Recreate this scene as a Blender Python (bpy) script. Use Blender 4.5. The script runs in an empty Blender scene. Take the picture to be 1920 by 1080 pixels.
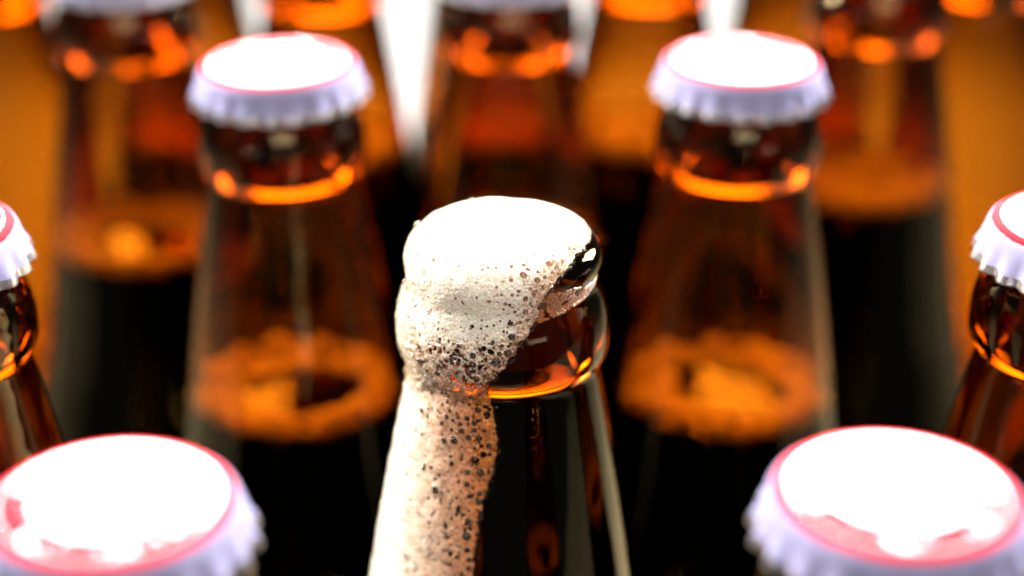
import bpy, math, random
import numpy as np
from mathutils import Vector, noise as mnoise

random.seed(7)
rng = np.random.default_rng(11)
SC = bpy.context.scene
COL = SC.collection
MM = 0.001
HT = 0.245                      # height of a bottle's lip above the table

# ------------------------------------------------------------------ camera
PITCH = math.radians(26.0)
FPX = 3560.0                    # focal length in photo pixels (1920 wide)
D0 = 0.2696
fw = Vector((0, math.cos(PITCH), -math.sin(PITCH)))
up = Vector((0, math.sin(PITCH), math.cos(PITCH)))
rt = Vector((1, 0, 0))
def ray(px, py):
    return fw + rt * ((px - 960) / FPX) + up * ((540 - py) / FPX)
CAM = Vector((0, 0, HT)) - ray(948, 447) * D0
cam_d = bpy.data.cameras.new('camera')
cam_d.sensor_width = 36.0
cam_d.lens = 36.0 * FPX / 1920
cam_d.clip_start = 0.01
cam_d.clip_end = 50
cam_d.dof.use_dof = True
cam_d.dof.focus_distance = 0.2585
cam_d.dof.aperture_fstop = 6.9
cam = bpy.data.objects.new('camera', cam_d)
COL.objects.link(cam)
cam.location = CAM
cam.rotation_euler = (math.pi / 2 - PITCH, 0, 0)
SC.camera = cam

def on_plane(px, py, z):
    r = ray(px, py)
    return CAM + r * ((z - CAM.z) / r.z)

# ------------------------------------------------------------------ world and lamps
W = bpy.data.worlds.new('World'); SC.world = W; W.use_nodes = True
bg = W.node_tree.nodes['Background']
bg.inputs[0].default_value = (0.86, 0.90, 1.0, 1)
bg.inputs[1].default_value = 0.05

def area(name, loc, target, sx, sy, power, col=(1, 1, 1), spread=180):
    l = bpy.data.lights.new(name, 'AREA')
    l.shape = 'RECTANGLE'; l.size = sx; l.size_y = sy; l.energy = power; l.color = col
    l.spread = math.radians(spread)                      # a gridded softbox keeps its light off the table around
    o = bpy.data.objects.new(name, l); COL.objects.link(o)
    o.location = loc
    o.rotation_euler = (Vector(target) - Vector(loc)).to_track_quat('-Z', 'Y').to_euler()
    return o
area('ceiling_softbox', (0.0, 0.0, 1.25), (0, 0.05, 0.0), 1.7, 1.5, 17, (1, 0.985, 0.96))
area('back_softbox', (0.0, 1.50, 0.82), (0, 0.1, 0.25), 0.85, 0.62, 27, (1, 0.985, 0.96), 92)
area('left_softbox', (-0.60, 0.36, 0.56), (0, 0.02, 0.22), 0.30, 0.35, 3.4, (1, 0.98, 0.95), 60)
area('rear_right_fill', (0.70, 0.60, 0.62), (0.02, 0.05, 0.22), 0.30, 0.35, 5.6, (1, 0.98, 0.95), 60)  # added lamp, brightens the froth rings inside the necks
area('front_fill', (0.10, -0.90, 0.95), (0, 0.0, 0.22), 0.60, 0.60, 6.0, (1.0, 0.97, 0.93))  # added fill lamp behind the camera, lifts the front of the foam

SC.view_settings.view_transform = 'Standard'
SC.view_settings.look = 'None'
SC.view_settings.exposure = 0.4
SC.view_settings.gamma = 1.0
SC.view_settings.use_curve_mapping = False
cy = SC.cycles
cy.max_bounces = 26; cy.transmission_bounces = 24; cy.glossy_bounces = 6
cy.diffuse_bounces = 4; cy.transparent_max_bounces = 24; cy.volume_bounces = 0
cy.caustics_reflective = True; cy.caustics_refractive = True
cy.blur_glossy = 0.4
cy.sample_clamp_indirect = 10.0
cy.use_denoising = True

# ------------------------------------------------------------------ materials
def mat(name):
    m = bpy.data.materials.new(name); m.use_nodes = True
    n = m.node_tree.nodes; l = m.node_tree.links
    for x in list(n): n.remove(x)
    out = n.new('ShaderNodeOutputMaterial')
    return m, n, l, out

def principled(name, col, rough=0.4, metal=0.0, **kw):
    m, n, l, out = mat(name)
    p = n.new('ShaderNodeBsdfPrincipled'); l.new(p.outputs[0], out.inputs[0])
    p.inputs['Base Color'].default_value = (*col, 1)
    p.inputs['Roughness'].default_value = rough
    p.inputs['Metallic'].default_value = metal
    for k, v in kw.items(): p.inputs[k.replace('_', ' ')].default_value = v
    return m, n, l, p

def glass_mat(name, col, ior, rough=0.0, bump=0.0, scale=60):
    m, n, l, out = mat(name)
    g = n.new('ShaderNodeBsdfGlass'); l.new(g.outputs[0], out.inputs[0])
    g.inputs['Color'].default_value = (*col, 1)
    g.inputs['Roughness'].default_value = rough
    g.inputs['IOR'].default_value = ior
    if bump:
        tc = n.new('ShaderNodeTexCoord'); nz = n.new('ShaderNodeTexNoise'); b = n.new('ShaderNodeBump')
        mp = n.new('ShaderNodeMapping'); mp.inputs['Scale'].default_value = (1, 1, 0.35)
        nz.inputs['Scale'].default_value = scale; nz.inputs['Detail'].default_value = 2
        b.inputs['Strength'].default_value = 1.0; b.inputs['Distance'].default_value = bump
        l.new(tc.outputs['Object'], mp.inputs[0]); l.new(mp.outputs[0], nz.inputs['Vector'])
        l.new(nz.outputs[0], b.inputs['Height']); l.new(b.outputs[0], g.inputs['Normal'])
    return m

M_GLASS = glass_mat('amber_glass', (0.97, 0.765, 0.41), 1.5, 0.0, 0.00018, 110)
_n = M_GLASS.node_tree.nodes; _v = _n.new('ShaderNodeVolumeAbsorption')
_v.inputs['Color'].default_value = (0.80, 0.68, 0.40, 1); _v.inputs['Density'].default_value = 980.0   # the glass itself: about half the red passes 3 mm
M_GLASS.node_tree.links.new(_v.outputs[0], [x for x in _n if x.type == 'OUTPUT_MATERIAL'][0].inputs['Volume'])
M_BEER_SIDE = glass_mat('beer_against_glass', (0.42, 0.28, 0.15), 1.333 / 1.5)
M_BEER_TOP = glass_mat('beer_surface', (0.95, 0.85, 0.6), 1.333)

def cap_material():
    m, n, l, p = principled('printed_cap_paint', (0.78, 0.78, 0.86), 0.55)
    p.inputs['Specular IOR Level'].default_value = 0.01
    tc = n.new('ShaderNodeTexCoord'); sep = n.new('ShaderNodeSeparateXYZ')
    l.new(tc.outputs['Object'], sep.inputs[0])
    def math_(op, a, b=None, clamp=False):
        q = n.new('ShaderNodeMath'); q.operation = op; q.use_clamp = clamp
        for i, v in enumerate((a, b)):
            if v is None: continue
            if isinstance(v, (int, float)): q.inputs[i].default_value = v
            else: l.new(v, q.inputs[i])
        return q.outputs[0]
    x, y, z = sep.outputs
    r = math_('SQRT', math_('ADD', math_('MULTIPLY', x, x), math_('MULTIPLY', y, y)))
    nz = n.new('ShaderNodeTexNoise'); nz.inputs['Scale'].default_value = 900; nz.inputs['Detail'].default_value = 3
    l.new(tc.outputs['Object'], nz.inputs['Vector'])
    wob = math_('MULTIPLY', math_('SUBTRACT', nz.outputs[0], 0.5), 0.00030)
    rr = math_('ADD', r, wob)
    def band(lo, hi, e=0.00008):
        a = math_('DIVIDE', math_('SUBTRACT', rr, lo), e, True)
        b = math_('DIVIDE', math_('SUBTRACT', hi, rr), e, True)
        return math_('MULTIPLY', a, b)
    ring = band(0.0121, 0.0135)
    # broken red print just inside the ring, on one side of the cap
    ang = math_('ARCTAN2', y, x)
    nz2 = n.new('ShaderNodeTexNoise'); nz2.inputs['Scale'].default_value = 520; nz2.inputs['Detail'].default_value = 4
    l.new(tc.outputs['Object'], nz2.inputs['Vector'])
    blot = math_('MULTIPLY', math_('SUBTRACT', nz2.outputs[0], 0.36), 12, True)
    side = math_('MULTIPLY', math_('SUBTRACT', math_('ABSOLUTE', ang), 1.5), 3.0, True)
    inner = math_('MULTIPLY', band(0.0084, 0.0122, 0.0005), math_('MULTIPLY', blot, side))
    red = math_('MAXIMUM', ring, inner)
    mix = n.new('ShaderNodeMix'); mix.data_type = 'RGBA'
    # painted skirt is a cool lavender white, the printed disc plain white
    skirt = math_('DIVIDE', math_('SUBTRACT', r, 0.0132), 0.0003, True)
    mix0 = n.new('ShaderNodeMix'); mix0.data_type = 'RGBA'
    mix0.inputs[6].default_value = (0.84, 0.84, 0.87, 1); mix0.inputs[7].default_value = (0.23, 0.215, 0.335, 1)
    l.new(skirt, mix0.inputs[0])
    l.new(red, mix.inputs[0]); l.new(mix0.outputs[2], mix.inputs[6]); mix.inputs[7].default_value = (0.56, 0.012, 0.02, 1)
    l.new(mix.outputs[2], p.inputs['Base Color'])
    return m
M_CAP = cap_material()
M_RIM = principled('bare_tinplate', (0.72, 0.70, 0.64), 0.28, 1.0)[0]

def foam_material():
    m, n, l, out = mat('beer_foam_cream')
    at = n.new('ShaderNodeAttribute'); at.attribute_name = 'wet_glow'
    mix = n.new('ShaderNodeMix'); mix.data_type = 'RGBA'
    mix.inputs[6].default_value = (0.95, 0.88, 0.73, 1); mix.inputs[7].default_value = (0.82, 0.25, 0.035, 1)  # second colour: beer tint, and the orange through-light painted into the stream
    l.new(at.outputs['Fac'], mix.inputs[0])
    # walls between bubbles are bright, the thin windows of the bubbles show the darker froth inside
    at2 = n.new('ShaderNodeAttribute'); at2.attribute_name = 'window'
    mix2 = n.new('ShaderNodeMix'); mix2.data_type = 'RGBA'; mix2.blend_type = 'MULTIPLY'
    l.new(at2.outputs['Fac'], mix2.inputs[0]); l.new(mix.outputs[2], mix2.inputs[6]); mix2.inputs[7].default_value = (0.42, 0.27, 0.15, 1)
    mix = mix2
    p = n.new('ShaderNodeBsdfPrincipled')
    l.new(mix.outputs[2], p.inputs['Base Color'])
    p.inputs['Roughness'].default_value = 0.14
    p.inputs['IOR'].default_value = 1.4
    p.inputs['Subsurface Weight'].default_value = 0.6
    p.inputs['Coat Weight'].default_value = 0.5; p.inputs['Coat Roughness'].default_value = 0.04; p.inputs['Coat IOR'].default_value = 1.33
    p.inputs['Subsurface Radius'].default_value = (0.0011, 0.0008, 0.00045)
    p.inputs['Subsurface Scale'].default_value = 1.0
    t = n.new('ShaderNodeBsdfTranslucent'); l.new(mix.outputs[2], t.inputs[0])
    ms = n.new('ShaderNodeMixShader'); ms.inputs[0].default_value = 0.30
    l.new(p.outputs[0], ms.inputs[1]); l.new(t.outputs[0], ms.inputs[2]); l.new(ms.outputs[0], out.inputs[0])
    return m
M_FOAM = foam_material()

def neck_foam_material():
    m, n, l, out = mat('neck_foam')
    p = n.new('ShaderNodeBsdfPrincipled'); p.inputs['Base Color'].default_value = (0.95, 0.74, 0.46, 1)
    p.inputs['Roughness'].default_value = 0.06; p.inputs['IOR'].default_value = 1.6
    t = n.new('ShaderNodeBsdfTranslucent'); t.inputs[0].default_value = (0.97, 0.74, 0.44, 1)
    ms = n.new('ShaderNodeMixShader'); ms.inputs[0].default_value = 0.18
    l.new(p.outputs[0], ms.inputs[1]); l.new(t.outputs[0], ms.inputs[2]); l.new(ms.outputs[0], out.inputs[0])
    return m
M_FRINGE = principled('beer_bubbles_amber', (0.52, 0.15, 0.008), 0.15, 0.0, Transmission_Weight=0.6, Specular_IOR_Level=0.3, IOR=1.33)[0]
M_NFOAM = neck_foam_material()

def film_material():
    m, n, l, out = mat('bubble_film_clear')
    tr = n.new('ShaderNodeBsdfTransparent'); tr.inputs[0].default_value = (0.97, 0.93, 0.86, 1)
    g = n.new('ShaderNodeBsdfGlossy'); g.inputs['Roughness'].default_value = 0.03
    fr = n.new('ShaderNodeFresnel'); fr.inputs[0].default_value = 1.4
    ms = n.new('ShaderNodeMixShader')
    l.new(fr.outputs[0], ms.inputs[0]); l.new(tr.outputs[0], ms.inputs[1]); l.new(g.outputs[0], ms.inputs[2])
    l.new(ms.outputs[0], out.inputs[0])
    return m
M_FILM = film_material()

def table_material():
    m, n, l, p = principled('white_table_sweep', (0.80, 0.79, 0.77), 0.55)
    nz = n.new('ShaderNodeTexNoise'); nz.inputs['Scale'].default_value = 6; nz.inputs['Detail'].default_value = 5
    r = n.new('ShaderNodeValToRGB')
    r.color_ramp.elements[0].color = (0.175, 0.17, 0.16, 1); r.color_ramp.elements[1].color = (0.215, 0.21, 0.2, 1)
    tc = n.new('ShaderNodeTexCoord'); l.new(tc.outputs['Object'], nz.inputs['Vector'])
    l.new(nz.outputs[0], r.inputs[0]); l.new(r.outputs[0], p.inputs['Base Color'])
    return m
M_TABLE = table_material()

# ------------------------------------------------------------------ mesh helpers
def mesh_np(name, V, F, material, smooth=True):
    me = bpy.data.meshes.new(name)
    V = np.asarray(V, dtype=np.float32); F = np.asarray(F, dtype=np.int32)
    k = F.shape[1]
    me.vertices.add(len(V)); me.vertices.foreach_set('co', V.ravel())
    me.loops.add(F.size); me.loops.foreach_set('vertex_index', F.ravel())
    me.polygons.add(len(F)); me.polygons.foreach_set('loop_start', np.arange(0, F.size, k, dtype=np.int32))
    me.polygons.foreach_set('loop_total', np.full(len(F), k, dtype=np.int32))
    me.polygons.foreach_set('use_smooth', np.full(len(F), smooth))
    me.update(calc_edges=True); me.validate()
    if material: me.materials.append(material)
    return me

def obj(name, me, parent=None, loc=None):
    o = bpy.data.objects.new(name, me); COL.objects.link(o)
    if parent: o.parent = parent
    if loc is not None: o.location = loc
    return o

def catmull(pts, step):
    P = np.array(pts, float)
    P = np.vstack([2 * P[0] - P[1], P, 2 * P[-1] - P[-2]])
    out = []
    for i in range(1, len(P) - 2):
        p0, p1, p2, p3 = P[i - 1], P[i], P[i + 1], P[i + 2]
        n = max(2, int(np.ceil(np.linalg.norm(p2 - p1) / step)))
        t = np.linspace(0, 1, n, endpoint=False)[:, None]
        out.append(0.5 * (2 * p1 + (p2 - p0) * t + (2 * p0 - 5 * p1 + 4 * p2 - p3) * t**2 + (-p0 + 3 * p1 - 3 * p2 + p3) * t**3))
    out.append(P[-2][None])
    return np.vstack(out)

def revolve(prof, seg, flip=False):
    """prof: (r,z) rows; faces wound so that, going down along an outer profile, normals point outwards."""
    prof = np.asarray(prof, float); n = len(prof)
    a = np.linspace(0, 2 * np.pi, seg, endpoint=False)
    V = np.stack([prof[:, 0][:, None] * np.cos(a), prof[:, 0][:, None] * np.sin(a), np.repeat(prof[:, 1][:, None], seg, 1)], -1).reshape(-1, 3)
    i = np.arange(n - 1)[:, None] * seg; j = np.arange(seg)[None]; j2 = (j + 1) % seg
    F = np.stack([i + j, i + seg + j, i + seg + j2, i + j2], -1).reshape(-1, 4)
    if flip: F = F[:, ::-1]
    return V, F

def join(parts):
    V = []; F = []; k = 0
    for v, f in parts:
        V.append(v); F.append(np.asarray(f) + k); k += len(v)
    return np.vstack(V), np.vstack(F)

# ------------------------------------------------------------------ the setting
def make_sweep():
    prof = [(-0.34, 0.0), (1.9, 0.0)]
    for k in range(1, 13):
        a = k / 12 * math.pi / 2
        prof.append((1.9 + 0.5 * math.sin(a), 0.5 - 0.5 * math.cos(a)))
    prof.append((2.4, 2.2))
    V = []; F = []
    for y, z in prof: V += [(-2.2, y, z), (2.2, y, z)]
    for i in range(len(prof) - 1): F.append((2 * i, 2 * i + 1, 2 * i + 3, 2 * i + 2))
    o = obj('table', mesh_np('table', V, F, M_TABLE))
    o['kind'] = 'structure'
make_sweep()

# ------------------------------------------------------------------ bottle shape (mm, z down from the lip)
OUT_PTS = [(9.0, -0.9), (9.9, -0.25), (11.3, 0.0), (12.8, -0.55), (13.75, -1.9), (13.9, -3.2), (13.45, -4.9), (13.05, -6.2),
           (13.35, -7.4), (14.15, -9.2), (14.8, -11.4), (15.0, -13.4), (15.05, -15.4), (14.95, -16.9), (14.55, -17.9), (13.9, -18.7),
           (13.4, -19.3), (13.4, -20.3), (14.0, -23), (15.5, -31), (17.2, -41), (18.9, -52), (20.4, -63), (22.2, -75), (24.6, -88),
           (27.8, -101), (31.0, -113), (33.0, -123), (33.8, -132), (33.9, -150), (33.9, -200), (33.9, -228), (33.4, -236), (31.5, -241.5), (28.5, -244.2), (24.0, -245.0)]
OUTP = catmull(OUT_PTS, 1.2)
IN_PTS = [(9.0, -0.9), (8.4, -2.2), (8.6, -6), (9.0, -12), (9.8, -18), (10.9, -23), (12.9, -31), (15.2, -41), (17.2, -52), (18.7, -63), (20.4, -75), (22.6, -88),
          (25.6, -101), (28.8, -113), (30.8, -123), (31.6, -132), (31.7, -150), (31.7, -200), (31.7, -228), (30.2, -234), (27.5, -238.5), (20, -240)]
INP = catmull(IN_PTS, 1.2)
def r_in(z): return float(np.interp(-z, -INP[:, 1], INP[:, 0]))

_glass = {}
def bottle_meshes(level, seg=112):
    """glass: outer skin, base, and the inner wall above the beer; beer: its skin against the glass and its surface."""
    if level in _glass: return _glass[level]
    rl = r_in(level)
    base = [(24.0, -245.0), (21, -244.0), (12, -241.5), (0.02, -240.5)]
    vo = revolve(np.vstack([OUTP, np.array(base[1:])]) * MM, seg)
    upper = np.array([p for p in INP if p[1] > level + 0.3] + [(rl, level)])
    vi = revolve(upper * MM, seg, flip=True)
    V, F = join([vo, vi])
    g = mesh_np('bottle_glass', V, F, M_GLASS)
    lower = np.array([(rl, level)] + [p for p in INP if p[1] < level - 0.3] + [(0.02, -239.5)])
    b = mesh_np('beer', *revolve(lower * MM, seg), M_BEER_SIDE)
    men = np.array([(0.02, level - 0.7), (rl * 0.6, level - 0.7), (rl - 2.0, level - 0.6), (rl - 0.8, level - 0.38), (rl, level)])
    t = mesh_np('beer_surface', *revolve(men * MM, seg), M_BEER_TOP)
    _glass[level] = (g, b, t)
    return _glass[level]

def ico(sub=1):
    import bmesh
    bm = bmesh.new(); bmesh.ops.create_icosphere(bm, subdivisions=sub, radius=1)
    V = np.array([v.co[:] for v in bm.verts]); F = np.array([[v.index for v in f.verts] for f in bm.faces]); bm.free()
    return V, F
ICO1 = ico(2)

def neck_foam_mesh(level, seed, cover=0.40):
    """a ring of froth round the beer's edge: bubbles of mixed sizes crowded against the glass"""
    r = np.random.default_rng(seed); rl = r_in(level) - 0.15
    parts = []
    ph = r.uniform(0, 6.28, 3)
    for k in range(int(620 * (cover / 0.4) ** 0.8)):
        a = r.uniform(0, 2 * np.pi)
        wid = cover + 0.10 * math.sin(a + ph[0]) + 0.08 * math.sin(2 * a + ph[1])
        rad = rl * (1 - wid * r.random() ** 1.3)
        s = r.uniform(0.35, 0.95) if r.random() < 0.8 else r.uniform(0.9, 2.1)
        rad = min(rad, rl - s * 0.9)
        edge = max(0, 1 - (rl - rad) / (rl * 0.35))
        clump = 0.5 + 0.5 * math.sin(9 * a + 5 * math.sin(3 * a + ph[2])) * math.sin(5 * a + ph[1])
        z = level - 0.6 + s * 0.35 + edge * (r.uniform(-1.6, 2.2) + 2.2 * clump * r.random())
        parts.append((ICO1[0] * s * np.array([1, 1, 0.85]) + np.array([rad * math.cos(a), rad * math.sin(a), z]), ICO1[1]))
    V, F = join(parts)
    return mesh_np('surface_foam', V * MM, F, M_NFOAM)

# ------------------------------------------------------------------ crown cap (21 flutes)
def cap_meshes():
    seg = 21 * 10
    a = np.linspace(0, 2 * np.pi, seg, endpoint=False)
    fl = 0.5 + 0.5 * np.cos(21 * a)                 # 1 on a ridge, 0 in a valley
    fl = fl ** 0.8
    prof = [(0.02, 1.25), (4, 1.23), (8, 1.12), (11, 0.98), (12.3, 0.88), (13.1, 0.68), (13.75, 0.15), (14.1, -0.6), (14.3, -1.5), (14.5, -2.3), (14.7, -3.1), (14.98, -3.65), (15.2, -4.1)]
    rim = [(15.2, -4.1), (15.35, -4.6), (15.5, -5.15), (15.55, -5.35)]
    def sheet(p, inner=0.0):
        V = []
        for r, z in p:
            d = np.clip((-z - 1.2) / 3.6, 0, 1)
            rr = r + (fl - 0.62) * 1.05 * d ** 0.9 - inner
            zz = z + 0.28 * (1 - fl) * d * 0 + np.zeros(seg)
            V.append(np.stack([rr * np.cos(a), rr * np.sin(a), zz], -1))
        V = np.vstack(V); n = len(p)
        i = np.arange(n - 1)[:, None] * seg; j = np.arange(seg)[None]; j2 = (j + 1) % seg
        F = np.stack([i + j, i + seg + j, i + seg + j2, i + j2], -1).reshape(-1, 4)
        return V, F
    shell = sheet(prof)
    rv, rf = sheet(rim)
    iv, i_f = sheet([(p[0] - 0.28, p[1]) for p in rim][::-1] + [(p[0] - 0.28, p[1] - 0.25) for p in prof[::-1][:6]])
    # bottom lip joining the outer and inner sheets of the rim
    n1 = len(rv); V = np.vstack([rv, iv]); o0 = (len(rim) - 1) * seg
    j = np.arange(seg); j2 = (j + 1) % seg
    lip = np.stack([o0 + j, n1 + j, n1 + j2, o0 + j2], -1)
    F = np.vstack([rf, i_f + n1, lip])
    return mesh_np('crown_cap', shell[0] * MM, shell[1], M_CAP), mesh_np('crimped_rim', V * MM, F, M_RIM)
CAP_ME, RIM_ME = cap_meshes()

def drop_mesh():
    p = catmull([(0.01, 0.42), (0.25, 0.38), (0.48, 0.24), (0.60, 0.05), (0.58, -0.12)], 0.06)
    return mesh_np('water_drop', *revolve(p * MM, 24), M_WATER)
M_WATER = glass_mat('water', (1, 1, 1), 1.33)
DROP_ME = drop_mesh()

def thing(name, label, cat, loc, rz=0, group=None):
    o = bpy.data.objects.new(name, None); COL.objects.link(o)
    o.empty_display_size = 0.02
    o.location = loc; o.rotation_euler = (0, 0, rz); o['label'] = label; o['category'] = cat
    if group: o['group'] = group
    return o

def bottle(x, y, label, level=-62.0, seed=1, caprot=0.0, capped=True, tilt=0.0, cover=0.40, drops=()):
    t = thing('beer_bottle', label, 'bottle', (x, y, 0.0005), 0, 'amber beer bottles standing in rows')
    g, b, s = bottle_meshes(level)
    obj('bottle_glass', g, t, (0, 0, HT))
    be = obj('beer', b, t, (0, 0, HT))
    obj('beer_surface', s, be)
    if capped:
        f = obj('surface_foam', neck_foam_mesh(level, seed, cover), be)
        f['kind'] = 'stuff'
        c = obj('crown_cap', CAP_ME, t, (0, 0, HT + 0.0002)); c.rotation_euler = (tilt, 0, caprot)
        obj('crimped_rim', RIM_ME, c)
        for k, (ox, oa) in enumerate(drops):            # beads of water near the edge of the cap
            rr = 12.4 - abs(ox) * 0.35; a = oa - caprot
            o = obj('water_drop', DROP_ME, c, (rr * MM * math.cos(a + ox * 0.1), rr * MM * math.sin(a + ox * 0.1), 0.00068))
            o.scale = (0.9 + 0.3 * (k % 2),) * 3
    return t

# positions: from the cap tops (front rows) or the ring under the collar (back rows), each met with its own plane
def from_cap(px, py):
    p = on_plane(px, py, HT + 0.0012); return p.x, p.y
def from_bead(px, py):
    p = on_plane(px, py, HT - 0.0195)
    d = Vector((p.x - CAM.x, p.y - CAM.y)).normalized() * 0.0137
    return p.x + d.x, p.y + d.y

BOT = [
 # front row
 (from_cap(208, 940), 'capped bottle nearest the camera at lower left, its white cap cut by the left edge', -62.0, 1.22),
 (from_cap(1682, 922), 'capped bottle nearest the camera at lower right, red print blurred on its white cap', -62.0, 1.75),
 # row of the open bottle
 (from_cap(-155, 432), 'capped bottle cut off by the left edge, level with the foaming bottle', -63.0, 2.6),
 (from_cap(2040, 420), 'capped bottle cut off by the right edge, level with the foaming bottle', -62.0, 2.75),
 # row behind it
 (from_cap(521, 119), 'capped bottle standing behind and left of the foaming bottle, whole white cap in view', -64.0, -1.57),
 (from_cap(1391, 114), 'capped bottle standing behind and right of the foaming bottle, whole white cap in view', -65.0, -1.4),
 # third row behind, caps cut by the top edge
 (from_bead(246, 143), 'blurred bottle behind the left whole cap, dark collar with glowing ring near top edge', -62.0, 0.2),
 (from_bead(953, 137), 'blurred bottle straight behind the foaming bottle, dark collar touching the top edge', -64.0, 0.5),
 (from_bead(1640, 106), 'blurred bottle behind the right whole cap, dark collar with glowing ring near top edge', -54.0, 0.7),
 # fourth row, only necks in view
 (from_bead(-22, 45), 'blurred amber neck against white at the upper left corner', -112.0, 0.1),
 (from_bead(605, 42), 'blurred amber neck at the top edge between the left and middle dark collars', -54.0, 0.3),
 (from_bead(1215, 24), 'blurred amber neck at the top edge between the middle and right dark collars', -54.0, 0.4),
 (from_bead(1850, 20), 'blurred amber neck at the upper right corner', -112.0, 0.8),
 # last row
 (from_bead(338, -42), 'blurred amber bottle of the last row, seen between the two leftmost collars', -60.0, 0.1),
 (from_bead(925, -45), 'blurred amber bottle of the last row, seen left of the middle dark collar', -60.0, 0.3),
 (from_bead(1500, -50), 'blurred amber bottle of the last row, seen left of the right dark collar', -60.0, 0.4),
]
for i, ((x, y), lab, lev, cr) in enumerate(BOT):
    bottle(x, y, lab, lev, 100 + i, cr, cover=0.8 if i >= 8 else 0.42, tilt=(0.0, 0.012, -0.015, 0.01, 0.018, -0.008)[i % 6],
           drops={0: ((0.6, 3.6), (1.3, 2.2)), 1: ((-1.0, 3.75), (0.2, 4.1)), 4: ((-0.75, 4.05), (1.5, 1.2), (1.9, 0.9)), 5: ((-0.85, 4.05),)}.get(i, ()))

open_b = bottle(0, 0, 'open bottle in the middle with foam pouring over its lip, no cap', -18.6, 1, 0, capped=False)

# ------------------------------------------------------------------ the foam
def worley(P, cell, seed):
    """3-D cellular noise: distance to nearest and second nearest feature point, in units of a cell"""
    Q = P / cell
    base = np.floor(Q).astype(np.int64)
    f1 = np.full(len(P), 9.0); f2 = np.full(len(P), 9.0); idv = np.zeros(len(P))
    for dx in (-1, 0, 1):
        for dy in (-1, 0, 1):
            for dz in (-1, 0, 1):
                c = base + np.array([dx, dy, dz])
                h = (c[:, 0] * 73856093) ^ (c[:, 1] * 19349663) ^ (c[:, 2] * 83492791) ^ (seed * 2654435761)
                def rnd(k):
                    v = (h * (2 * k + 1) * 1103515245 + 12345 * (k + 1)) & 0x7fffffff
                    v = (v ^ (v >> 13)) * 1274126177 & 0x7fffffff
                    v = v ^ (v >> 16)
                    return (v & 0xffff) / 65536.0
                fp = c + np.stack([rnd(0), rnd(1), rnd(2)], -1)
                d = np.sqrt(((fp - Q) ** 2).sum(1))
                near = d < f1
                f2 = np.where(near, f1, np.minimum(f2, d)); idv = np.where(near, rnd(3), idv); f1 = np.where(near, d, f1)
    return f1, f2, idv

def project(P):
    """world points (metres) to photo pixels"""
    R = P - np.array(CAM)
    d = R @ np.array(fw)
    return 960 + FPX * (R @ np.array(rt)) / d, 540 - FPX * (R @ np.array(up)) / d

def poly_dist(px, py, poly):
    """signed distance (px, positive inside) to a closed outline"""
    poly = np.asarray(poly, float); n = len(poly)
    best = np.full(px.shape, 1e9); inside = np.zeros(px.shape, bool)
    for i in range(n):
        a = poly[i]; b = poly[(i + 1) % n]; e = b - a
        t = np.clip(((px - a[0]) * e[0] + (py - a[1]) * e[1]) / (e @ e), 0, 1)
        best = np.minimum(best, np.hypot(px - a[0] - t * e[0], py - a[1] - t * e[1]))
        c = ((a[1] > py) != (b[1] > py)) & (px < (b[0] - a[0]) * (py - a[1]) / (b[1] - a[1] + 1e-12) + a[0])
        inside ^= c
    return np.where(inside, best, -best)

# outline where the foam meets bare glass (right side); the left side wraps round the bottle out of sight
EDGE = [(1118, 418), (1112, 436), (1109, 448), (1098, 470), (1084, 487), (1067, 505), (1050, 524), (1030, 547), (1015, 566),
        (1008, 590), (1000, 612), (985, 642), (965, 670), (943, 698), (920, 722), (915, 733), (920, 748), (925, 775), (929, 800),
        (932, 832), (929, 860), (924, 890), (916, 915), (908, 940), (901, 965), (896, 990), (893, 1020), (890, 1050), (888, 1085), (886, 1200)]
POLY = [(400, 200), (1118, 200)] + EDGE + [(400, 1200)]

# (pixel x, y, radius px) of the bubbles one can pick out
BUB = """795 776 8;806 773 4;805 787 4;832 764 5;841 759 4;840 787 6;878 789 6;897 774 7;911 766 6;911 782 5;831 798 5;864 800 5;890 799 6;902 793 4;867 813 7;891 813 5.5;908 813 6;879 826 7;835 832 7;853 832 9.5;898 828 7.5;917 841 6.5;793 819 5;891 869 10;848 875 7;919 857 5;797 883 7;811 883 3.5;877 891 7;902 893 9;917 891 5;825 896 4;818 924 9.5;877 913 6.5;881 935 5;900 930 6.5;879 983 8.5;876 1011 10;877 1036 6.5;881 1055 7;846 1063 5.5;879 1071 6.5;898 948 6;849 977 4;860 963 4;844 958 3;764 1002 4;763 1048 5;930 686 10;887 690 8;905 691 7;880 703 8;894 715 8;910 709 6;871 716 6.5;848 712 7;825 694 8;789 683 7;781 687 4;849 685 5.5;860 687 5;888 673 7;858 704 4;802 699 4.5;759 639 4;768 638 3;957 612 6;959 638 7;860 655 4;835 658 3.5;844 665 4;941 654 4;927 658 3.5;952 668 8;813 712 4.5;822 703 5;887 618 4;936 669 5;912 676 5;876 680 4;866 671 4;900 660 3.5;918 663 4;838 679 4;815 682 4;905 726 4;888 728 3.5;862 726 4;836 726 4"""
BUBS = [tuple(map(float, b.split())) for b in BUB.split(';')]
# bubbles with beer behind them, higher up, that look amber instead of dark
ABUB = """1029 501 8;982 522 7.5;990 512 5;1036 488 4;1054 496 5;1067 484 4;981 504 4;959 507 4;1036 519 4.5;958 532 4;1007 532 6.5;1018 545 5;995 548 4;1000 560 5;985 566 5.5;972 552 4;1009 516 3.5;1045 508 4;1022 527 4;985 590 6;975 610 5;990 604 4;965 590 4;948 575 4;960 560 3.5;1075 474 3.5;1085 468 3;1060 478 3;784 467 3;777 470 3;760 447 3.5;768 479 3;814 494 3.5;812 497 2.5;940 560 3;917 571 3.5;931 545 3;915 508 3.5;905 511 3;930 508 3;1003 486 3;870 575 3"""
ABUBS = [tuple(map(float, b.split())) for b in ABUB.split(';')]

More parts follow.
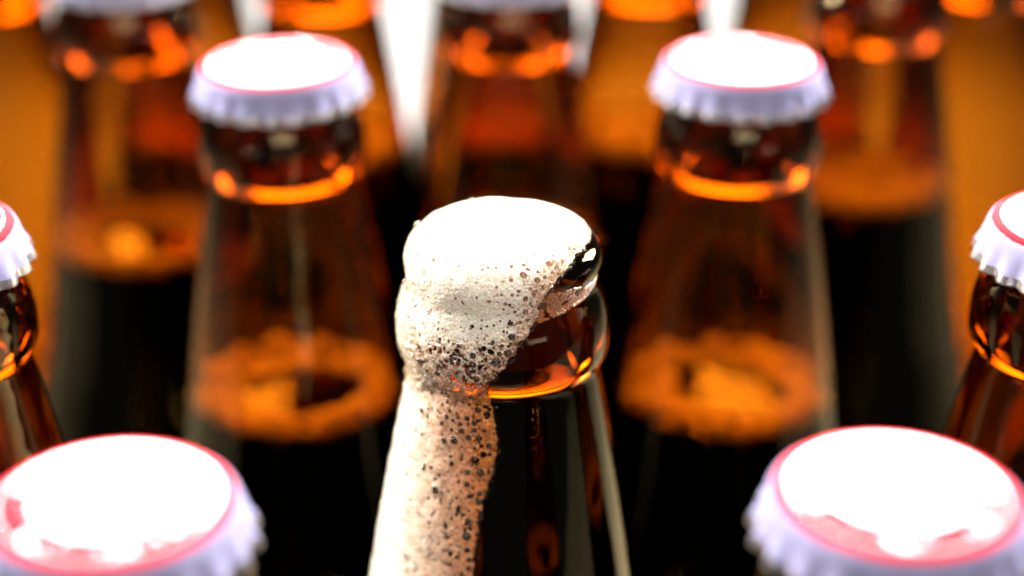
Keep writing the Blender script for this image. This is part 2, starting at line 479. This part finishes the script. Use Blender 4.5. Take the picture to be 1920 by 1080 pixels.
def build_foam():
    # base profile: a low dome over the mouth, then the bottle's own outside, evened out a little over the groove
    dome = [(0.0, 2.3), (3, 2.2), (6, 1.85), (8.5, 1.35), (10.5, 0.8), (12.0, 0.2)]
    side = [(13.0, -0.6), (13.75, -1.8), (13.95, -3.2), (13.65, -4.9), (13.45, -6.2), (13.6, -7.4), (14.2, -9.2), (14.8, -11.4), (15.0, -13.4),
            (14.8, -15.4), (14.3, -17.2), (13.85, -18.6), (13.6, -19.6), (13.65, -20.6), (14.05, -23), (15.5, -31), (17.2, -41), (18.9, -52), (20.4, -63), (21.0, -67)]
    prof = catmull(dome + side, 0.05)
    L = np.concatenate([[0], np.cumsum(np.hypot(*np.diff(prof, axis=0).T))])
    ds = 0.085
    s = np.arange(0.15, L[-1], ds)
    pr = np.stack([np.interp(s, L, prof[:, 0]), np.interp(s, L, prof[:, 1])], -1)
    tan = np.gradient(pr, axis=0); tan /= np.linalg.norm(tan, axis=1)[:, None]
    nor = np.stack([-tan[:, 1], tan[:, 0]], -1)          # outwards
    NC = 1180
    th = np.linspace(-np.pi, np.pi, NC, endpoint=False)  # 0 faces the camera, negative to the left
    n = len(s)
    S = np.repeat(s[:, None], NC, 1); T = np.repeat(th[None], n, 0)
    R0 = np.repeat(pr[:, 0][:, None], NC, 1); Z0 = np.repeat(pr[:, 1][:, None], NC, 1)
    dirx = np.sin(T); diry = -np.cos(T)
    base = np.stack([R0 * dirx, R0 * diry, Z0], -1)
    N = np.stack([nor[:, 0][:, None] * dirx, nor[:, 0][:, None] * diry, np.repeat(nor[:, 1][:, None], NC, 1)], -1)
    B = base.reshape(-1, 3); N = N.reshape(-1, 3); S = S.ravel(); T = T.ravel(); Z = B[:, 2]; R = R0.ravel()
    wpos = B * MM + np.array([0, 0, HT])
    px, py = project(wpos)
    facing = ((np.array(CAM) - wpos) * N).sum(1) > 0
    sd = poly_dist(px, py, POLY) / 13.2                  # mm
    onlip = Z > -1.2                                     # top of the mouth, every side
    # unseen side: foam reaches round the left to about 140 degrees, wavering
    wob = 0.22 * np.sin(Z * 0.33) + 0.12 * np.sin(Z * 0.9 + 1)
    back_l = (T + (1.95 + wob)) * R                       # >0: inside (T is negative)
    back_ok = np.where(T < 0.4, back_l, -1.0)
    top_d = np.where(onlip, 12.9 - R + np.where(T < 0.6, 1.6, 0.0), -1)
    d = np.where(facing & (np.abs(T) < 2.0), sd, np.maximum(back_ok * (Z < -1.0) + (Z >= -1.0) * -1.0, -9))
    # the mouth itself: limited by the traced edge on the right, by the lip elsewhere
    dm = np.minimum(12.6 - R, sd)
    far = np.minimum(12.75 - R, 3.0)
    # on the far and left rim the foam rounds over the lip
    over_left = np.clip((-T - 0.2) / 0.5, 0, 1)
    d = np.where(Z > -2.6, np.where((T > 0.9) | (T < -2.4), np.minimum(12.3 - 0.4 * np.sin(T) - R, np.where(T > 0.9, np.maximum(sd, (T - 2.2) * 20), 9)), sd), d)
    # ragged margin
    use = np.where(d > -0.8)[0]
    full = n * NC
    B, N, S, T, Z, R, px, py, facing, sd, d = (q[use] for q in (B, N, S, T, Z, R, px, py, facing, sd, d))
    fr1, fr2, _ = worley(B + 3.1, 1.1, 5)
    gr1, _, _ = worley(B + 7.7, 0.5, 6)
    d = d + 0.55 * (0.55 - fr1) + 0.28 * (0.5 - gr1)
    # ---- thickness
    mouth = np.clip((13.2 - R) / 3.0, 0, 1) * (Z > -1)
    hmax = np.interp(-Z, [-3, -0.5, 1, 2, 3.5, 5, 7, 9, 12, 15, 18, 20, 23, 30, 45, 67], [0.5, 0.4, 0.4, 0.5, 0.65, 0.9, 1.15, 1.1, 0.9, 0.9, 0.95, 0.8, 0.6, 0.7, 1.05, 1.4])
    leftish = np.clip((-T - 0.9) / 0.7, 0, 1)
    hmax = hmax * (1 + 0.05 * leftish)
    groove = np.exp(-((Z + 6.8) / 3.2) ** 2)
    hmax = hmax * (1 - 0.36 * groove * np.clip((-T - 0.95) / 0.5, 0, 1))
    hmax = hmax + 0.5 * np.exp(-((Z + 22.5) / 3.2) ** 2) * np.clip((T + 1.1) / 0.5, 0, 1)
    hmax = np.where((Z > -4) & (T > 0.7), hmax * 0.6, hmax)
    e = np.clip(d / 1.3, 0, 1)
    h = hmax * np.sqrt(np.clip(1 - (1 - e) ** 2, 0, 1))
    # slow swell
    w1, w2, wid = worley(B, 3.2, 9)
    h += 0.30 * (0.62 - w1) * e
    # froth: fine bubbles everywhere, open cells with shared walls where the photograph shows coarse foam
    pos = B + N * h[:, None]
    sst = lambda a, b, v: (lambda t: t * t * (3 - 2 * t))(np.clip((v - a) / (b - a), 0, 1))   # rises from a to b (or falls if a > b)
    a1, a2, aid = worley(pos, 0.33, 1)
    b1, b2, bid = worley(pos, 0.50, 2)
    c1, c2, cid = worley(pos, 0.98, 3)
    zA = sst(628, 672, py) * sst(742, 728, py) * sst(765, 815, px)
    zB = np.clip(1 - sd / 3.4, 0, 1) * (py < 660) * (py > 440)
    zC = (py >= 728) * (0.15 + 0.85 * sst(800, 905, px))
    zD = sst(815, 770, px) * (py > 430) * (py < 720)
    n1, _, _ = worley(B, 2.4, 12)                          # patchiness
    patch = np.clip(1.5 - 1.3 * n1, 0.2, 1.3)
    pbig = (0.62 * zA + 0.18 * zB + 0.17 * zC) * facing * patch
    pmid = np.clip(0.05 + 0.60 * zA + 0.62 * zB + 0.50 * zC + 0.25 * zD, 0, 0.75) * facing * patch
    rB = 0.62 - 0.10 * cid; rM = 0.62 - 0.10 * bid
    tB = sst(0.05, 0.16, c2 - c1) * sst(rB, rB - 0.16, c1); tM = sst(0.05, 0.18, b2 - b1) * sst(rM, rM - 0.18, b1)
    big = cid < pbig; mid = (bid < pmid) & ~(big & (tB > 0.2))
    near_edge = np.clip(1 - sd / 3.0, 0, 1)
    dome = lambda f, r: np.sqrt(np.clip(r * r - f * f, 0, None))
    cz = np.clip(pmid * 1.6, 0.15, 1.0)
    h += e * (0.20 * dome(a1, 0.62) * (0.5 + 0.5 * aid) + 0.26 * cz * dome(b1, 0.60) * (bid > 0.3) + 0.25 * np.clip(pbig * 2, 0, 1) * dome(c1, 0.6) * (cid > 0.4) - 0.16)
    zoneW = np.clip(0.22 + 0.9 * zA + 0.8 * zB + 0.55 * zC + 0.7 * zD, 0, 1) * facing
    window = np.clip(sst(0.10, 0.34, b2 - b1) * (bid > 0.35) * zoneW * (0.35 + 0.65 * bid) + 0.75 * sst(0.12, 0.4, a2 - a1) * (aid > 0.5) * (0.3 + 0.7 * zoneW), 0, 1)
    h += e * 0.10 * np.exp(-((c2 - c1) / 0.10) ** 2) * (pbig > 0.2)
    h -= e * np.where(big, 0.75 * tB * np.minimum(1.0, h / 0.75), 0)
    h -= e * np.where(mid, 0.36 * tM, 0)
    darkzone = (py > 640) | (px < 800)
    hole = (big & (tB > 0.9) & darkzone & (d > 0.25) & (cid < 0.75 * pbig)) | (mid & (tM > 0.92) & darkzone & (bid < 0.35 * pmid) & (d > 0.2))
    wet_glow = np.clip(0.06 + 0.35 * near_edge * (py > 470) + 0.15 * zA, 0, 1)
    wet_glow = np.where((big & (tB > .5)) | (mid & (tM > .5)), np.maximum(wet_glow, np.where(darkzone, 0.3, 0.5)), wet_glow)
    # stream turns amber towards its right margin: light glowing through the glass, painted in
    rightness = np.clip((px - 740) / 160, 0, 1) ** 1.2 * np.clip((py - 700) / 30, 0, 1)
    wet_glow = np.maximum(wet_glow * np.where(py > 715, 0.4, 1.0), rightness * 0.95)
    films = []
    P0 = B + N * (h * 0.7)[:, None]
    ppx, ppy = project(P0 * MM + np.array([0, 0, HT]))
    cand = np.where(facing & (d > -0.3))[0]
    extra = []
    def sprinkle(cnt, gen, rad):
        for _ in range(cnt):
            x, y = gen(); extra.append((x, y, rad()))
    u = rng.uniform
    sprinkle(70, lambda: (u(820, 928), u(735, 1080)), lambda: u(1.3, 3.0))
    sprinkle(40, lambda: (u(760, 850), u(735, 1080)), lambda: u(1.3, 2.6))
    sprinkle(30, lambda: (u(780, 970), u(640, 735)), lambda: u(1.4, 3.6))
    sprinkle(40, lambda: (u(760, 960), u(560, 660)), lambda: u(1.2, 2.4))
    amber_extra = []
    for _ in range(60):
        t_ = u(0, 1); i_ = int(t_ * 16); ex, ey = EDGE[min(i_, 15)]
        k = abs(rng.normal(0, 26)); amber_extra.append((ex - 4 - k * 0.8, ey - 2 - k * 0.55 + u(-8, 8), u(1.4, 3.4)))
    placed = []
    for kind, lst in (('dark', BUBS), ('amber', ABUBS), ('dark', extra), ('amber', amber_extra)):
        for (x, y, rp) in lst:
            q = (ppx[cand] - x) ** 2 + (ppy[cand] - y) ** 2
            k = int(np.argmin(q))
            if q[k] > 36: continue
            i = cand[k]; c = P0[i]; rad = rp / 13.2
            if any(((c - c2_) ** 2).sum() < (0.8 * (rad + r2_)) ** 2 for c2_, r2_ in placed) and lst in (extra, amber_extra): continue
            placed.append((c, rad))
            loc = np.where(((P0 - c) ** 2).sum(1) < (rad * 1.7) ** 2)[0]
            dd = np.sqrt(((P0[loc] - c) ** 2).sum(1)) / rad
            rimb = np.exp(-((dd - 1.05) / 0.16) ** 2) * rad * 0.28
            pit = np.clip(1 - dd ** 2, 0, 1)
            if kind == 'dark':
                h[loc] += rimb
                h[loc] = np.where(dd < 0.98, np.minimum(h[loc], h[loc] * (1 - pit) ** 1.2), h[loc])
                hole[loc] |= dd < 0.80
            else:
                h[loc] += rimb * 0.8 - np.sqrt(pit) * rad * 0.85
                wet_glow[loc] = np.maximum(wet_glow[loc], np.where(dd < 0.95, 0.42, 0.0))
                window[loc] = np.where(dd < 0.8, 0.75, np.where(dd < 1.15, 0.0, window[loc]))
            films.append((c, N[i], rad, kind, lst in (BUBS, ABUBS)))
    h = np.maximum(h, 0.04)
    P = B + N * h[:, None]
    keep = (d > 0.02) & ~hole
    keep2 = np.zeros(full, bool); keep2[use] = keep; keep2 = keep2.reshape(n, NC)
    idx = np.full(full, -1); idx[use] = np.arange(len(use)); idx = idx.reshape(n, NC)
    j2 = (np.arange(NC) + 1) % NC
    ok = keep2[:-1] & keep2[1:] & keep2[:-1][:, j2] & keep2[1:][:, j2]
    F = np.stack([idx[:-1], idx[1:], idx[1:][:, j2], idx[:-1][:, j2]], -1)[ok]
    zf = Z[F].mean(1)
    root = thing('beer_foam', 'white beer foam overflowing the open bottle and running down its left side', 'foam', (0, 0, HT + 0.0005))
    for nm, sel in (('foam_head', zf > -19.4), ('foam_stream', zf <= -19.4)):
        f = F[sel]; used, inv = np.unique(f, return_inverse=True); f = inv.reshape(f.shape)
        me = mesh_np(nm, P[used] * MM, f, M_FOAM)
        at = me.attributes.new('wet_glow', 'FLOAT', 'POINT'); at.data.foreach_set('value', wet_glow[used].astype(np.float32))
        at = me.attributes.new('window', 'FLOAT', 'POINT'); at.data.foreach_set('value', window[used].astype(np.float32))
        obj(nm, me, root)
    # thin skins over the bubbles
    V, Fi = ICO1
    one = mesh_np('bubble', V, Fi, M_FILM)
    small = []
    for c, nn, rad, kind, big in films:
        cc = c + nn * (0.05 * rad)
        if big:
            o = obj('bubble', one, root, cc * MM); o.scale = (rad * 0.93 * MM,) * 3
        else:
            small.append((V * rad * 0.92 + cc, Fi))
    # clear bubbles riding on the froth
    wgt = np.clip(0.9 * zA + 0.8 * zB + 0.5 * zC + 0.35 * zD, 0, 1) * facing * (d > 0.15) + 0.02 * (facing & (d > 0.2))
    for i in rng.choice(len(wgt), 750, p=wgt / wgt.sum()):
        rad = float(np.clip(rng.lognormal(-1.45, 0.38), 0.12, 0.55))
        small.append((V * rad + B[i] + N[i] * (h[i] + rad * 0.15), Fi))
    # stray bubbles clinging to the glass along the foam's margin
    for _ in range(150):
        k = int(u(3, len(EDGE) - 2)); t_ = u(0, 1)
        ex = EDGE[k][0] * (1 - t_) + EDGE[k + 1][0] * t_; ey = EDGE[k][1] * (1 - t_) + EDGE[k + 1][1] * t_
        ex += abs(rng.normal(0, 4)) - 2; ey += u(-3, 3)
        q = (px - ex) ** 2 + (py - ey) ** 2; q = np.where(facing, q, 1e9); i = int(np.argmin(q))
        if q[i] > 30: continue
        rad = u(0.10, 0.30)
        small.append((V * rad + B[i] + N[i] * rad * 0.7, Fi))
    v, f = join(small)
    o = obj('small_bubbles', mesh_np('small_bubbles', v * MM, f, M_FILM), root); o['kind'] = 'stuff'
    # froth filling the mouth, seen through the glass of the lip
    pr_ = np.array([(0.02, 0.6), (5, 0.6), (8.2, -0.9), (8.1, -2.2), (8.05, -6.0), (8.2, -10.0), (8.75, -14.0), (8.9, -16.0), (6.5, -16.7), (0.02, -16.8)])  # lower part added and darkened to block light passing through the collar
    v, f = revolve(catmull(pr_, 0.35), 160)
    w1, _, _ = worley(v, 0.55, 4)
    rr = np.hypot(v[:, 0], v[:, 1])[:, None] + 1e-6
    v[:, :2] *= 1 - 0.12 * w1[:, None] / np.maximum(rr, 1)
    me = mesh_np('mouth_foam', v * MM, f, M_FOAM)
    at = me.attributes.new('wet_glow', 'FLOAT', 'POINT'); at.data.foreach_set('value', np.interp(-v[:, 2], [3, 7], [0.3, 1.0]).astype(np.float32))
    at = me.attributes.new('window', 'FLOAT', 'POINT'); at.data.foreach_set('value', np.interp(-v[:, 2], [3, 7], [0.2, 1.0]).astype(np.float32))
    obj('mouth_foam', me, root)
    return root

def build_fringe(root):
    # flat amber bubbles of beer lying in the groove under the lip, right of the foam
    V, Fi = ico(1); parts = []
    for _ in range(2000):
        t = rng.uniform(0.12, 1.25)
        lo = -7.9 + 1.9 * ((t - 0.12) / 1.13); hi = -5.0 + 0.6 * ((t - 0.12) / 1.13)
        z = rng.uniform(lo, hi + 1.6 * max(0.0, math.sin(t * 3.1)) )
        if mnoise.noise(Vector((t * 9, z * 0.8, 3.3))) > 0.18 - 0.1 * (z < -6.3): continue
        r = float(np.interp(-z, [p * -1 for _, p in OUT_PTS[2:20]], [q for q, _ in OUT_PTS[2:20]]))
        sc = rng.uniform(0.13, 0.30)
        c = np.array([math.sin(t) * (r + 0.02), -math.cos(t) * (r + 0.02), z])
        nrm = np.array([math.sin(t), -math.cos(t), 0.0]); tg = np.array([math.cos(t), math.sin(t), 0.0])
        v = V[:, :1] * tg * sc * 1.3 + V[:, 1:2] * nrm * sc * 0.55 + V[:, 2:] * np.array([0, 0, 1.0]) * sc * 0.8
        parts.append((v + c, Fi))
    v, f = join(parts)
    me = mesh_np('groove_bubbles', v * MM, f, M_FRINGE)
    at = me.attributes.new('wet_glow', 'FLOAT', 'POINT'); at.data.foreach_set('value', np.full(len(v), 1.0, np.float32))
    o = obj('groove_bubbles', me, root); o['kind'] = 'stuff'

build_fringe(build_foam())
